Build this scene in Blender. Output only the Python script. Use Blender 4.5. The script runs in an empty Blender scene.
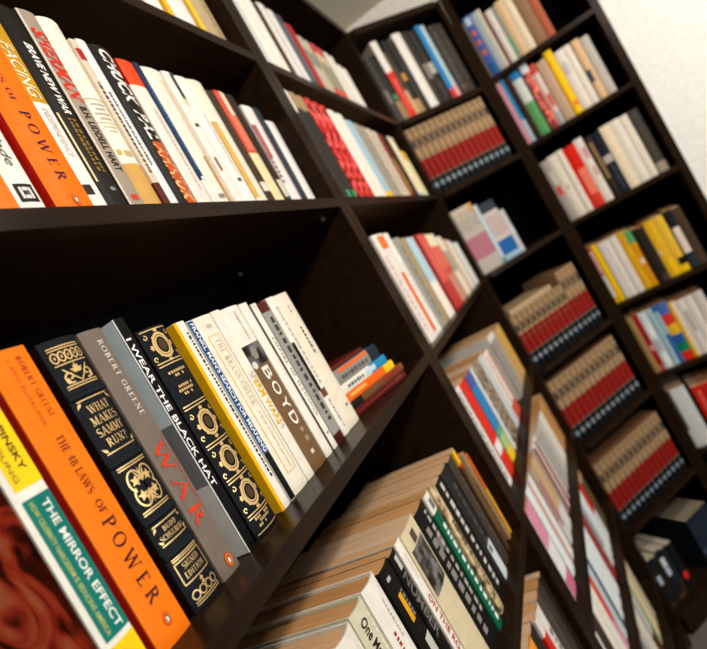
import bpy, bmesh, math, random
from mathutils import Vector, Matrix

random.seed(7)
SC = bpy.context.scene
COL = SC.collection

# ------------------------------------------------------------------ camera
F_PX, ROLL, PITCH, YAW = 556.18, math.radians(29.95), math.radians(1.974), math.radians(22.77)
CAM_H = 1.56
c, s = math.cos(YAW), math.sin(YAW)
cp, sp = math.cos(PITCH), math.sin(PITCH)
RIGHT = Vector((s, -c, 0)); FWD = Vector((c * cp, s * cp, -sp)); UP = Vector((c * sp, s * sp, cp))
cx_ = RIGHT * math.cos(ROLL) - UP * math.sin(ROLL)
cy_ = RIGHT * math.sin(ROLL) + UP * math.cos(ROLL)
cam = bpy.data.cameras.new('camera')
cam.sensor_width = 36.0
cam.lens = F_PX / 707 * 36.0
cam.clip_start = 0.02
cam.dof.use_dof = True
cam.dof.focus_distance = 0.52
cam.dof.aperture_fstop = 5.0
camo = bpy.data.objects.new('camera', cam); COL.objects.link(camo)
m = Matrix((cx_, cy_, -FWD)).transposed().to_4x4()
m.translation = Vector((0, 0, CAM_H))
camo.matrix_world = m
SC.camera = camo

# ------------------------------------------------------------------ world, lamps, exposure
w = bpy.data.worlds.new('world'); SC.world = w; w.use_nodes = True
w.node_tree.nodes['Background'].inputs[0].default_value = (0.9, 0.95, 1.0, 1)
w.node_tree.nodes['Background'].inputs[1].default_value = 0.02

def area(name, loc, target, size, power, col):
    l = bpy.data.lights.new(name, 'AREA'); l.shape = 'DISK'; l.size = size; l.energy = power; l.color = col
    o = bpy.data.objects.new(name, l); COL.objects.link(o); o.location = loc
    o.rotation_euler = (Vector(target) - Vector(loc)).to_track_quat('-Z', 'Y').to_euler()
    return o
area('overhead_light', (-0.25, -0.95, 2.50), (0.6, 0.3, 1.3), 0.14, 23, (1.0, 0.93, 0.86))
area('overhead_light', (1.35, -1.25, 2.52), (2.2, -0.2, 1.2), 0.2, 21, (1.0, 0.95, 0.88))  # unseen second light, added to brighten the corner and far right bookcases
area('cool_daylight', (0.9, -2.9, 1.05), (1.5, 0.3, 0.75), 1.1, 34, (0.86, 0.94, 1.0))  # added cool light with no window built; lifts the lower right shelves
SC.view_settings.view_transform = 'Standard'
SC.view_settings.look = 'None'
SC.view_settings.gamma = 1.0
SC.view_settings.use_curve_mapping = False
SC.view_settings.exposure = -0.1

# ------------------------------------------------------------------ helpers
def lin(h):
    if not isinstance(h, str): return h
    v = [int(h[i:i + 2], 16) / 255 for i in (0, 2, 4)]
    return tuple(x / 12.92 if x <= .04045 else ((x + .055) / 1.055) ** 2.4 for x in v)
MATS = {}
def mat(h, rough=.5, kind='plain'):
    k = (h, rough, kind)
    if k in MATS: return MATS[k]
    mt = bpy.data.materials.new('%s_%s' % (kind, h)); mt.use_nodes = True
    nt = mt.node_tree; b = nt.nodes['Principled BSDF']; col = lin(h)
    b.inputs['Roughness'].default_value = rough
    b.inputs['Base Color'].default_value = (*col, 1)
    b.inputs['Specular IOR Level'].default_value = .1
    N = nt.nodes.new; L = nt.links.new
    tc = N('ShaderNodeTexCoord')
    def ramp(src, stops):
        r = N('ShaderNodeValToRGB'); e = r.color_ramp.elements
        while len(e) < len(stops): e.new(.5)
        for q, (p, cc) in zip(e, stops): q.position = p; q.color = (*cc, 1)
        L(src, r.inputs[0]); return r.outputs[0]
    def sc(f): return tuple(min(1, x * f) for x in col)
    def mapped(scale):
        mp = N('ShaderNodeMapping'); mp.inputs['Scale'].default_value = scale
        L(tc.outputs['Object'], mp.inputs[0]); return mp.outputs[0]
    if kind == 'paper':                       # stacked leaves: fine stripes across the thickness
        n = N('ShaderNodeTexNoise'); n.inputs['Scale'].default_value = 1; n.inputs['Detail'].default_value = 3
        L(mapped((900, 6, 40)), n.inputs['Vector'])
        L(ramp(n.outputs[0], [(.3, sc(.78)), (.7, sc(1.12))]), b.inputs['Base Color'])
    elif kind == 'wood':
        b.inputs['Specular IOR Level'].default_value = .05                      # black-brown laminate with a faint grain
        n = N('ShaderNodeTexNoise'); n.inputs['Scale'].default_value = 1; n.inputs['Detail'].default_value = 4
        L(mapped((5, 60, 60)), n.inputs['Vector'])
        L(ramp(n.outputs[0], [(.3, sc(.7)), (.7, sc(1.3))]), b.inputs['Base Color'])
    elif kind == 'cloth' or kind == 'plain':
        n = N('ShaderNodeTexNoise'); n.inputs['Scale'].default_value = 60 if kind == 'plain' else 400
        L(tc.outputs['Object'], n.inputs['Vector'])
        L(ramp(n.outputs[0], [(.3, sc(.93 if kind == 'plain' else .8)), (.7, sc(1.05))]), b.inputs['Base Color'])
    elif kind == 'mottle':                    # busy picture covers seen out of focus
        n = N('ShaderNodeTexNoise'); n.inputs['Scale'].default_value = 55; n.inputs['Detail'].default_value = 2
        L(tc.outputs['Object'], n.inputs['Vector'])
        L(ramp(n.outputs[0], [(.38, sc(.25)), (.5, sc(1)), (.62, tuple(min(1, x * 1.2 + .12) for x in col))]), b.inputs['Base Color'])
    elif kind == 'gold':
        b.inputs['Metallic'].default_value = .55
    elif kind == 'portrait':                  # red-lit abstract cover picture
        n = N('ShaderNodeTexNoise'); n.inputs['Scale'].default_value = 17; n.inputs['Detail'].default_value = 2
        n.inputs['Distortion'].default_value = 1.6
        L(tc.outputs['Object'], n.inputs['Vector'])
        L(ramp(n.outputs[0], [(.34, (.014, .007, .005)), (.43, (.16, .018, .008)), (.5, (.8, .07, .03)), (.62, (.95, .24, .1))]), b.inputs['Base Color'])
    elif kind == 'carpet':
        n = N('ShaderNodeTexNoise'); n.inputs['Scale'].default_value = 300
        L(tc.outputs['Object'], n.inputs['Vector'])
        L(ramp(n.outputs[0], [(.3, sc(.7)), (.7, sc(1.25))]), b.inputs['Base Color'])
    MATS[k] = mt
    return mt
def M(h, rough=.42):
    if ':' in h:
        k, h = h.split(':'); return mat(h, .35 if k == 'gold' else .5, k)
    return mat(h, rough)

def mesh_obj(name, verts, faces, mats, fmat=None, parent=None, smooth=False):
    me = bpy.data.meshes.new(name); me.from_pydata(verts, [], faces)
    for x in mats: me.materials.append(x)
    if fmat:
        for p, i in zip(me.polygons, fmat): p.material_index = i
    if smooth:
        for p in me.polygons: p.use_smooth = True
    me.update()
    o = bpy.data.objects.new(name, me); COL.objects.link(o)
    if parent: o.parent = parent
    return o
BOXF = [(0, 3, 2, 1), (4, 5, 6, 7), (0, 1, 5, 4), (1, 2, 6, 5), (2, 3, 7, 6), (3, 0, 4, 7)]
def boxv(x0, x1, y0, y1, z0, z1):
    return [(x0, y0, z0), (x1, y0, z0), (x1, y1, z0), (x0, y1, z0), (x0, y0, z1), (x1, y0, z1), (x1, y1, z1), (x0, y1, z1)]
def box(name, b, mt, parent=None, bevel=0):
    o = mesh_obj(name, boxv(*b), BOXF, [mt], parent=parent)
    if bevel:
        bm = bmesh.new(); bm.from_mesh(o.data)
        bmesh.ops.bevel(bm, geom=bm.edges[:], offset=bevel, segments=2, affect='EDGES', profile=.6)
        bm.to_mesh(o.data); bm.free()
    return o
def prism(name, poly, z0, z1, mt, parent=None):
    n = len(poly)
    v = [(x, y, z0) for x, y in poly] + [(x, y, z1) for x, y in poly]
    f = [tuple(reversed(range(n))), tuple(range(n, 2 * n))] + [(i, (i + 1) % n, n + (i + 1) % n, n + i) for i in range(n)]
    return mesh_obj(name, v, f, [mt], parent=parent)
def thing(name, label, cat, loc=(0, 0, 0), rot=(0, 0, 0), group=None):
    o = bpy.data.objects.new(name, None); COL.objects.link(o)
    o.empty_display_size = .02
    o.location = loc; o.rotation_euler = rot; o['label'] = label; o['category'] = cat
    if group: o['group'] = group
    return o
def struct(o): o['kind'] = 'structure'; return o

# ------------------------------------------------------------------ lettering
TXT = {}
def sans(txt, shear=0.0, bold=0.0):
    """built-in font -> flat 2-D vertices and faces"""
    k = (txt, shear, bold)
    if k in TXT: return TXT[k]
    cu = bpy.data.curves.new('t', 'FONT'); cu.body = txt; cu.size = 1; cu.resolution_u = 3; cu.shear = shear; cu.offset = bold
    cu.fill_mode = 'FRONT'
    o = bpy.data.objects.new('t', cu); me = bpy.data.meshes.new_from_object(o)
    r = ([(v.co.x, v.co.y) for v in me.vertices], [tuple(p.vertices) for p in me.polygons])
    bpy.data.objects.remove(o); bpy.data.meshes.remove(me); bpy.data.curves.remove(cu)
    TXT[k] = r
    return r
TH, TN = .15, .055
def stroke2(pts, w):
    """ribbon along a polyline; w a number or a function of the segment direction"""
    V, Fc = [], []
    n = len(pts)
    for i, p in enumerate(pts):
        a = pts[max(0, i - 1)]; b = pts[min(n - 1, i + 1)]
        dx, dy = b[0] - a[0], b[1] - a[1]; l = math.hypot(dx, dy) or 1
        ww = w(i / (n - 1)) if callable(w) else w
        nx, ny = -dy / l * ww / 2, dx / l * ww / 2
        V += [(p[0] + nx, p[1] + ny), (p[0] - nx, p[1] - ny)]
        if i: Fc.append((2 * i - 2, 2 * i - 1, 2 * i + 1, 2 * i))
    return V, Fc
def arcp(cx, cy, rx, ry, a0, a1, n=14):
    return [(cx + rx * math.cos(math.radians(a0 + (a1 - a0) * i / n)), cy + ry * math.sin(math.radians(a0 + (a1 - a0) * i / n))) for i in range(n + 1)]
def merge(parts):
    V, Fc = [], []
    for v, f in parts:
        k = len(V); V += v; Fc += [tuple(i + k for i in q) for q in f]
    return V, Fc
def L_(x0, y0, x1, y1, w=TH): return stroke2([(x0, y0), (x1, y1)], w)
def stem(x, sf=.15, y0=0, y1=1): return [L_(x, y0, x, y1), L_(x - sf, y0 + TN / 2, x + sf, y0 + TN / 2, TN), L_(x - sf, y1 - TN / 2, x + sf, y1 - TN / 2, TN)]
def foot(x, y, sf=.14): return [L_(x - sf, y, x + sf, y, TN)]
def bowl(cx, cy, rx, ry, a0, a1, wmax=TH):
    def w(t):
        a = math.radians(a0 + (a1 - a0) * t); return TN + (wmax - TN) * abs(math.cos(a)) ** 1.5
    return stroke2(arcp(cx, cy, rx, ry, a0, a1, 18), w)
def scurve():
    p = arcp(.32, .74, .24, .23, 30, 270, 12) + arcp(.32, .26, .26, .25, 90, -150, 12)
    return stroke2(p, lambda t: TN + (TH - TN) * math.exp(-((t - .5) / .25) ** 2))
hf = TN / 2
GL = {
 'A': (.82, [L_(.08, 0, .40, 1, TN), L_(.40, 1, .74, 0), L_(.2, .34, .6, .34, TN)] + foot(.08, hf) + foot(.74, hf)),
 'B': (.68, stem(.16) + [bowl(.2, .75, .3, .23, 90, -90), bowl(.2, .26, .38, .25, 90, -90)]),
 'C': (.72, [bowl(.42, .5, .34, .48, 45, 315), L_(.66, .65, .66, .95, TN)]),
 'D': (.78, stem(.16) + [bowl(.2, .5, .46, .48, 90, -90)]),
 'E': (.62, stem(.16) + [L_(.16, .97, .52, .97, TN), L_(.16, .5, .44, .5, TN), L_(.16, .03, .55, .03, TN), L_(.52, .97, .52, .8, TN), L_(.55, .03, .55, .2, TN)]),
 'F': (.58, stem(.16) + [L_(.16, .97, .5, .97, TN), L_(.16, .5, .42, .5, TN), L_(.5, .97, .5, .8, TN)]),
 'G': (.78, [bowl(.42, .5, .34, .48, 45, 340), L_(.66, .65, .66, .95, TN), L_(.68, .1, .68, .45), L_(.54, .45, .8, .45, TN)]),
 'H': (.82, stem(.16) + stem(.66) + [L_(.16, .5, .66, .5, TN)]),
 'I': (.34, stem(.17)),
 'J': (.46, [L_(.3, .2, .3, 1), bowl(.18, .2, .12, .18, 0, -160, TH), L_(.15, .97, .45, .97, TN)]),
 'K': (.76, stem(.16) + [L_(.2, .42, .62, 1, TN), L_(.3, .55, .66, 0)] + foot(.64, hf) + foot(.62, 1 - hf)),
 'L': (.6, stem(.16) + [L_(.16, .03, .54, .03, TN), L_(.54, .03, .54, .24, TN)]),
 'M': (.98, [L_(.14, 0, .16, 1, TN), L_(.18, 1, .48, .05), L_(.48, .05, .8, 1, TN), L_(.82, 0, .82, 1)] + foot(.14, hf) + foot(.82, hf) + foot(.1, 1 - hf, .1) + foot(.88, 1 - hf, .1)),
 'N': (.82, [L_(.16, 0, .16, 1, TN), L_(.16, 1, .68, 0), L_(.68, 0, .68, 1, TN)] + foot(.16, hf) + foot(.1, 1 - hf, .1) + foot(.68, 1 - hf)),
 'O': (.82, [bowl(.41, .5, .35, .48, 0, 360)]),
 'P': (.64, stem(.16) + [bowl(.2, .72, .34, .26, 90, -90)]),
 'R': (.74, stem(.16) + [bowl(.2, .74, .34, .24, 90, -90), L_(.34, .5, .66, 0)] + foot(.68, hf, .1)),
 'S': (.62, [scurve()]),
 'T': (.7, [L_(.35, 0, .35, 1), L_(.05, .97, .65, .97, TN), L_(.05, .97, .05, .8, TN), L_(.65, .97, .65, .8, TN)] + foot(.35, hf)),
 'U': (.78, [L_(.16, .3, .16, 1), bowl(.39, .3, .23, .28, 180, 360), L_(.62, .3, .62, 1, TN)] + foot(.16, 1 - hf) + foot(.62, 1 - hf)),
 'V': (.8, [L_(.08, 1, .4, 0), L_(.4, 0, .72, 1, TN)] + foot(.08, 1 - hf) + foot(.72, 1 - hf)),
 'W': (1.12, [L_(.08, 1, .36, 0), L_(.36, 0, .58, .9, TN), L_(.56, 1, .82, 0), L_(.82, 0, 1.04, 1, TN)] + foot(.08, 1 - hf) + foot(.56, 1 - hf, .1) + foot(1.04, 1 - hf)),
 'X': (.78, [L_(.1, 1, .66, 0), L_(.1, 0, .66, 1, TN)] + foot(.1, 1 - hf) + foot(.66, 1 - hf) + foot(.1, hf) + foot(.66, hf)),
 'Y': (.76, [L_(.08, 1, .38, .45), L_(.38, .45, .7, 1, TN), L_(.38, 0, .38, .48)] + foot(.08, 1 - hf) + foot(.7, 1 - hf) + foot(.38, hf)),
 'Z': (.66, [L_(.1, .97, .56, .97, TN), L_(.56, .97, .08, .03), L_(.08, .03, .58, .03, TN)]),
 '4': (.64, [L_(.42, 0, .42, 1), L_(.42, 1, .05, .3, TN), L_(.05, .3, .6, .3, TN)]),
 '8': (.62, [bowl(.31, .74, .2, .23, 0, 360), bowl(.31, .26, .25, .25, 0, 360)]),
 '?': (.56, [bowl(.27, .75, .2, .22, 160, -90), L_(.27, .3, .27, .53, TN), L_(.2, .06, .34, .06, .13)]),
 '.': (.24, [L_(.05, .06, .19, .06, .13)]), ' ': (.34, []),
}
def serif(txt, gap=.1):
    x = 0; parts = []
    for ch in txt:
        wd, g = GL.get(ch, GL[' '])
        parts += [([(a + x, b) for a, b in v], f) for v, f in g]
        x += wd + gap
    return merge(parts)
# ------------------------------------------------------------------ books
class Spine:
    """spine surface of a book in its own frame: x across, z up, y towards the shelf's back"""
    def __init__(s, w, h, bulge): s.w, s.h, s.b = w, h, bulge
    def y(s, x): return s.b * min(1, (2 * x / s.w) ** 2)
    def put(s, name, V, Fc, mt, parent, lift=.0005):
        return mesh_obj(name, [(x, s.y(x) - lift, z) for x, z in V], Fc, [mt], parent=parent)

def lettering(sp, parent, kind, txt, z1, z0, xo, hh, color, gap=.1, lift=.0006, name='lettering'):
    """kind s/b/i/r read downwards, S/B/R stand upright; z1 top, z0 bottom (m), xo centre offset and hh height (m)"""
    if kind in 'rR': V, Fc = serif(txt, gap)
    else: V, Fc = sans(txt, .3 if kind in 'iI' else 0, .018 if kind in 'bB' else .03 if kind == 'I' else 0)
    xs = [v[0] for v in V]; ys = [v[1] for v in V]
    x0, x1, y0, y1 = min(xs), max(xs), min(ys), max(ys)
    if kind in 'SBR':
        V = [(xo + (x - (x0 + x1) / 2) / (x1 - x0) * hh, z0 + (y - y0) / (y1 - y0) * (z1 - z0)) for x, y in V]
    else:
        V = [(xo + ((y - y0) / (y1 - y0) - .5) * hh, z1 - (x - x0) / (x1 - x0) * (z1 - z0)) for x, y in V]
    return sp.put(name, V, Fc, M(color), parent, lift)
def rect(x0, x1, z0, z1, n=6):
    V, Fc = [], []
    for i in range(n + 1):
        x = x0 + (x1 - x0) * i / n
        V += [(x, z0), (x, z1)]
        if i: Fc.append((2 * i - 2, 2 * i, 2 * i + 1, 2 * i - 1))
    return V, Fc
def marks(z1, z0, xo, hh, rng, up=False, n=None):
    """illegible far lettering: a run of small uneven dashes"""
    parts = []; z = z1
    while z > z0 + .002:
        l = rng.uniform(.5, 1.5) * hh * .8
        parts.append(rect(xo - hh / 2 * rng.uniform(.7, 1), xo + hh / 2 * rng.uniform(.7, 1), max(z0, z - l), z, 2))
        z -= l + hh * rng.uniform(.25, .6)
    return merge(parts)

PAPER = 'paper:d9a26c'
PAPERS = ('paper:d9a26c', 'paper:e2b487', 'paper:cc945c', 'paper:e3bf9a')
def make_book(name, label, group, loc, rotz, w, h, color, items=(), depth=.15, hard=False, bulge=None, tilt=0, paper=PAPER, flat=False, cat='book'):
    rng = random.Random(label)
    if paper == PAPER: paper = PAPERS[rng.randrange(4)]
    root = thing(name, label, cat, loc, (0, tilt, rotz), group)
    if bulge is None: bulge = min(.0038, w * .14) if hard else min(.0025, w * .07)
    sp = Spine(w, h, bulge)
    t = .0022 if hard else .0007
    t = min(t, w * .18)
    # cover: U-shaped shell, split into level bands
    bands = sorted([it for it in items if it[0] == 'band'], key=lambda q: q[1])
    lv = sorted({0.0, h, *[max(0, min(h, q)) for it in bands for q in it[1:3]]})
    rd = .0008 if not hard else .0014
    n = 8
    outer = [(-w / 2, depth)] + [(-w / 2 + w * i / n, sp.y(-w / 2 + w * i / n)) for i in range(n + 1)] + [(w / 2, depth)]
    wi = w / 2 - t
    inner = [(wi, depth)] + [(wi - 2 * wi * i / n, sp.y(wi - 2 * wi * i / n) + t) for i in range(n + 1)] + [(-wi, depth)]
    prof = outer + inner; P = len(prof)
    mats = [M(color)]; V, Fc, fm = [], [], []
    # eased top and bottom rims
    zs = []
    for z in lv: zs.append(z)
    for z in zs: V += [(x, y, z) for x, y in prof]
    for k in range(len(zs) - 1):
        zc = (zs[k] + zs[k + 1]) / 2; mi = 0
        for it in bands:
            if it[1] <= zc <= it[2]:
                mm = M(it[3])
                if mm not in mats: mats.append(mm)
                mi = mats.index(mm)
        for i in range(P):
            j = (i + 1) % P
            Fc.append((k * P + i, k * P + j, (k + 1) * P + j, (k + 1) * P + i)); fm.append(mi)
    top = (len(zs) - 1) * P; no = len(outer)
    tm = fm[-1]
    for i in range(no - 1):                      # rims as quads between the outer and inner outline
        a, b_, c_, d_ = i, i + 1, P - 2 - i, P - 1 - i
        Fc.append((top + a, top + b_, top + c_, top + d_)); fm.append(tm)
        Fc.append((d_, c_, b_, a)); fm.append(fm[0])
    cv = mesh_obj('cover', V, Fc, mats, fm, root)
    for p in cv.data.polygons:
        if abs(p.normal.z) < .5: p.use_smooth = False
    # page block
    ins = .0035 if hard else .0003
    yb = bulge + t + .0004
    z0_, z1_ = (ins, h - ins)
    pb = mesh_obj('page_block', boxv(-wi + .0002, wi - .0002, yb, depth - ins, z0_, z1_), BOXF, [M(paper)], parent=root)
    for it in items:
        k = it[0]
        if k == 'band': continue
        if k == 'panel':                         # z0,z1,x0,x1 as fractions of the width
            V_, F_ = rect(it[3] * w, it[4] * w, it[1], it[2]); sp.put(it[6] if len(it) > 6 else 'panel', V_, F_, M(it[5]), cv, .0003)
        elif k == 'marks':                       # z1,z0,xo,hh fractions of w,color
            V_, F_ = marks(it[1], it[2], it[3] * w, it[4] * w, rng); sp.put('lettering', V_, F_, M(it[5]), cv, .0005)
        elif k == 'side':                        # coloured area on the left board
            e = .0003
            mesh_obj('front_cover', [(-w / 2 - e, it[4] if len(it) > 4 else .004, it[1]), (-w / 2 - e, depth - .002, it[1]), (-w / 2 - e, depth - .002, it[2]), (-w / 2 - e, it[4] if len(it) > 4 else .004, it[2])], [(0, 1, 2, 3)], [M(it[3])], parent=cv)
        elif k == 'fn': it[1](sp, cv)
        else: lettering(sp, cv, k, it[1], it[2], it[3], it[4] * w, it[5] * w, it[6], it[7] if len(it) > 7 else .1)
    return root

GOLD = 'gold:e8c384'
def ell(cx, cz, rx, rz, n=20):
    V = [(cx, cz)] + [(cx + rx * math.cos(2 * math.pi * i / n), cz + rz * math.sin(2 * math.pi * i / n)) for i in range(n)]
    return V, [(0, 1 + i, 1 + (i + 1) % n) for i in range(n)]
def ringp(cx, cz, rx, rz, w, n=24): return stroke2(arcp(cx, cz, rx, rz, 0, 360, n), w)
def logo(zc, xo, size, ground='e8742a', rim='c23a10'):
    """oval publisher's emblem with a small standing bird"""
    def f(sp, root):
        hw = size * .36
        X = xo * sp.w
        sp.put('emblem', *ell(X, zc, hw * 1.16, size * .58), M(rim), root, .0005)
        sp.put('emblem', *ell(X, zc, hw, size * .5), M(ground), root, .0007)
        # bird stands with its head to the right: drawn upright along the reading direction
        sp.put('emblem', *ell(X, zc, hw * .5, size * .34), M('17120f'), root, .0009)
        sp.put('emblem', *ell(X - hw * .1, zc - size * .02, hw * .32, size * .24), M('f4efe6'), root, .0011)
    return ('fn', f)
def hline(z, x0, x1, w=.0009): return stroke2([(x0 + (x1 - x0) * i / 10, z) for i in range(11)], w)
def scroll(cx, cz, r, turns, sgn, a0, w, n=26):
    return stroke2([(cx + sgn * r * (1 - .8 * i / n) * math.cos(math.radians(a0 + 360 * turns * i / n)), cz + r * (1 - .8 * i / n) * math.sin(math.radians(a0 + 360 * turns * i / n))) for i in range(n + 1)], w)
def leaf(cx, cz, a, l, wd):
    ca, sa = math.cos(math.radians(a)), math.sin(math.radians(a))
    pts = [(0, 0), (l * .35, wd), (l, 0), (l * .35, -wd)]
    return [(cx + x * ca - z * sa, cz + x * sa + z * ca) for x, z in pts], [(0, 1, 2, 3)]
def put(sp, root, name, parts, lift=.0006):
    V, Fc = merge(parts); sp.put(name, V, Fc, M(GOLD), root, lift)
def sammy(sp, root):
    W = sp.w; x0, x1 = -W * .40, W * .40
    for zs in ((.2215, .2195), (.2075,), (.1905, .1885), (.1775,), (.1335,), (.1205, .1185), (.083, .081), (.0705,), (.0545,), (.0425, .0408), (.006, .004)):
        put(sp, root, 'gold_rule', [hline(z, x0, x1) for z in zs])
    put(sp, root, 'chain_border', [ringp(x0 + (i + .5) * (x1 - x0) / 5, .2135, W * .075, .0038, .0011) for i in range(5)] + [ell(x0 + (i + .5) * (x1 - x0) / 5, .2135, W * .02, .0013, 8) for i in range(5)])
    P_ = [leaf(0, .2, 90, .007, .0016)]
    for sg in (-1, 1):                                            # spray of the first panel
        P_.append(scroll(sg * W * .22, .197, W * .14, 1.1, sg, 250, .0014)); P_.append(ell(sg * W * .3, .1945, W * .045, .0024, 10))
        P_.append(stroke2([(0, .192), (sg * W * .1, .1955), (sg * W * .3, .204)], .001))
        P_ += [leaf(0, .199, 90 + sg * a, .0065, .0018) for a in (20, 55)]
    put(sp, root, 'leaf_spray', P_)
    for sg in (-1, 1):
        for lf in (leaf(sg * W * .34, .1765, 90 + sg * 40, -.006, .0012), leaf(sg * W * .34, .1345, 90 - sg * 40, .006, .0012), leaf(sg * W * .34, .0695, 90 + sg * 40, -.005, .001), leaf(sg * W * .34, .0555, 90 - sg * 40, .005, .001)):
            put(sp, root, 'corner_leaf', [lf])
    zc = .1005; P_ = []                                           # knotted medallion of the middle panel
    for sg in (-1, 1):
        P_.append(stroke2([(0, zc)] + arcp(sg * W * .17, zc + .006, W * .17, .0085, 180 if sg > 0 else 0, -60 if sg > 0 else 240, 16), .0013))
        P_.append(stroke2([(0, zc)] + arcp(sg * W * .17, zc - .006, W * .17, .0085, 180 if sg > 0 else 0, 420 if sg > 0 else -240, 16), .0013))
        for k in range(5): P_.append(leaf(sg * W * .17, zc + .006, 72 * k, .0046, .0014)); P_.append(leaf(sg * W * .17, zc - .006, 72 * k + 20, .0046, .0014))
        for a in (65, 90, 115): P_.append(leaf(0, zc + sg * .003, a * sg, .0125, .0012))
    put(sp, root, 'medallion', P_)
    put(sp, root, 'frame', [hline(.0385, x0, x1), hline(.0215, x0, x1), stroke2([(x0, .0385), (x0, .0215)], .0009), stroke2([(x1, .0385), (x1, .0215)], .0009)])
    put(sp, root, 'chain_border', [ringp(x0 + (i + .5) * (x1 - x0) / 4, .011, W * .09, .0032, .001) for i in range(4)])
    put(sp, root, 'finial', [leaf(0, .0165, 90, .004, .002), leaf(0, .0165, -90, .003, .002)])
    for t_, z1, z0, hw in (('WHAT', .1725, .1655, .56), ('MAKES', .1632, .1562, .68), ('SAMMY', .154, .147, .7), ('RUN?', .1447, .1377, .54)):
        lettering(sp, root, 'R', t_, z1, z0, 0, hw * W, GOLD)
    for t_, z1, z0, hw in (('BUDD', .0675, .0635, .4), ('SCHULBERG', .0615, .0572, .72), ('SIGNED', .0365, .0315, .5), ('EDITION', .0295, .0245, .6)):
        lettering(sp, root, 'R', t_, z1, z0, 0, hw * W, GOLD)
    for z in (.1815, .125, .0755, .0465):                         # raised bands
        V = []; Fc = []
        for i in range(9):
            x = -W / 2 + W * i / 8
            for dz, l in ((-.003, .0), (-.0012, .0016), (.0012, .0016), (.003, .0)): V.append((x, sp.y(x) - l, z + dz))
            if i: Fc += [(4 * i - 4 + k, 4 * i + k, 4 * i + k + 1, 4 * i - 3 + k) for k in range(3)]
        mesh_obj('raised_band', V, Fc, [M('cloth:191d22')], parent=root)
def ornate(sp, root):
    W = sp.w; x0, x1 = -W * .44, W * .44
    for zs in ((.2105,), (.1785, .1755), (.1345, .1315), (.0945, .0915), (.0585, .0555), (.0215, .0185), (.003,)):
        put(sp, root, 'gold_rule', [hline(z, x0, x1, .0011) for z in zs])
    for zc in (.194, .113, .0745, .0385):
        P_ = [ringp(0, zc, W * .19, .0088, .0015), ringp(0, zc, W * .25, .0116, .0026)]
        for k in range(4): P_ += [leaf(W * .3 * math.cos(math.radians(90 * k)), zc + .0138 * math.sin(math.radians(90 * k)), 90 * k + a, .0034, .0016) for a in (-50, 0, 50)]
        for k in range(4): P_.append(ell(W * .26 * math.cos(math.radians(90 * k + 45)), zc + .0118 * math.sin(math.radians(90 * k + 45)), W * .05, .0018, 8))
        put(sp, root, 'oval_medallion', P_)
        for sx in (-1, 1):
            for sz in (-1, 1): put(sp, root, 'corner_scroll', [scroll(sx * W * .38, zc + sz * .0105, W * .07, .9, sx, 90 * sz, .001)])
        sp.put('oval_centre', *ell(0, zc, W * .12, .006), M('4a3a24'), root, .0005)
    rng = random.Random(3)
    for z, hw in ((.1665, .62), (.1625, .34), (.152, .5), (.148, .6), (.144, .4), (.0145, .6), (.011, .5), (.0075, .55)):
        n = int(hw * 14)
        put(sp, root, 'lettering', [rect(-hw * W / 2 + hw * W * i / n, -hw * W / 2 + hw * W * (i + .7) / n, z, z + .0024, 1) for i in range(n) if rng.random() < .85])

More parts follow.
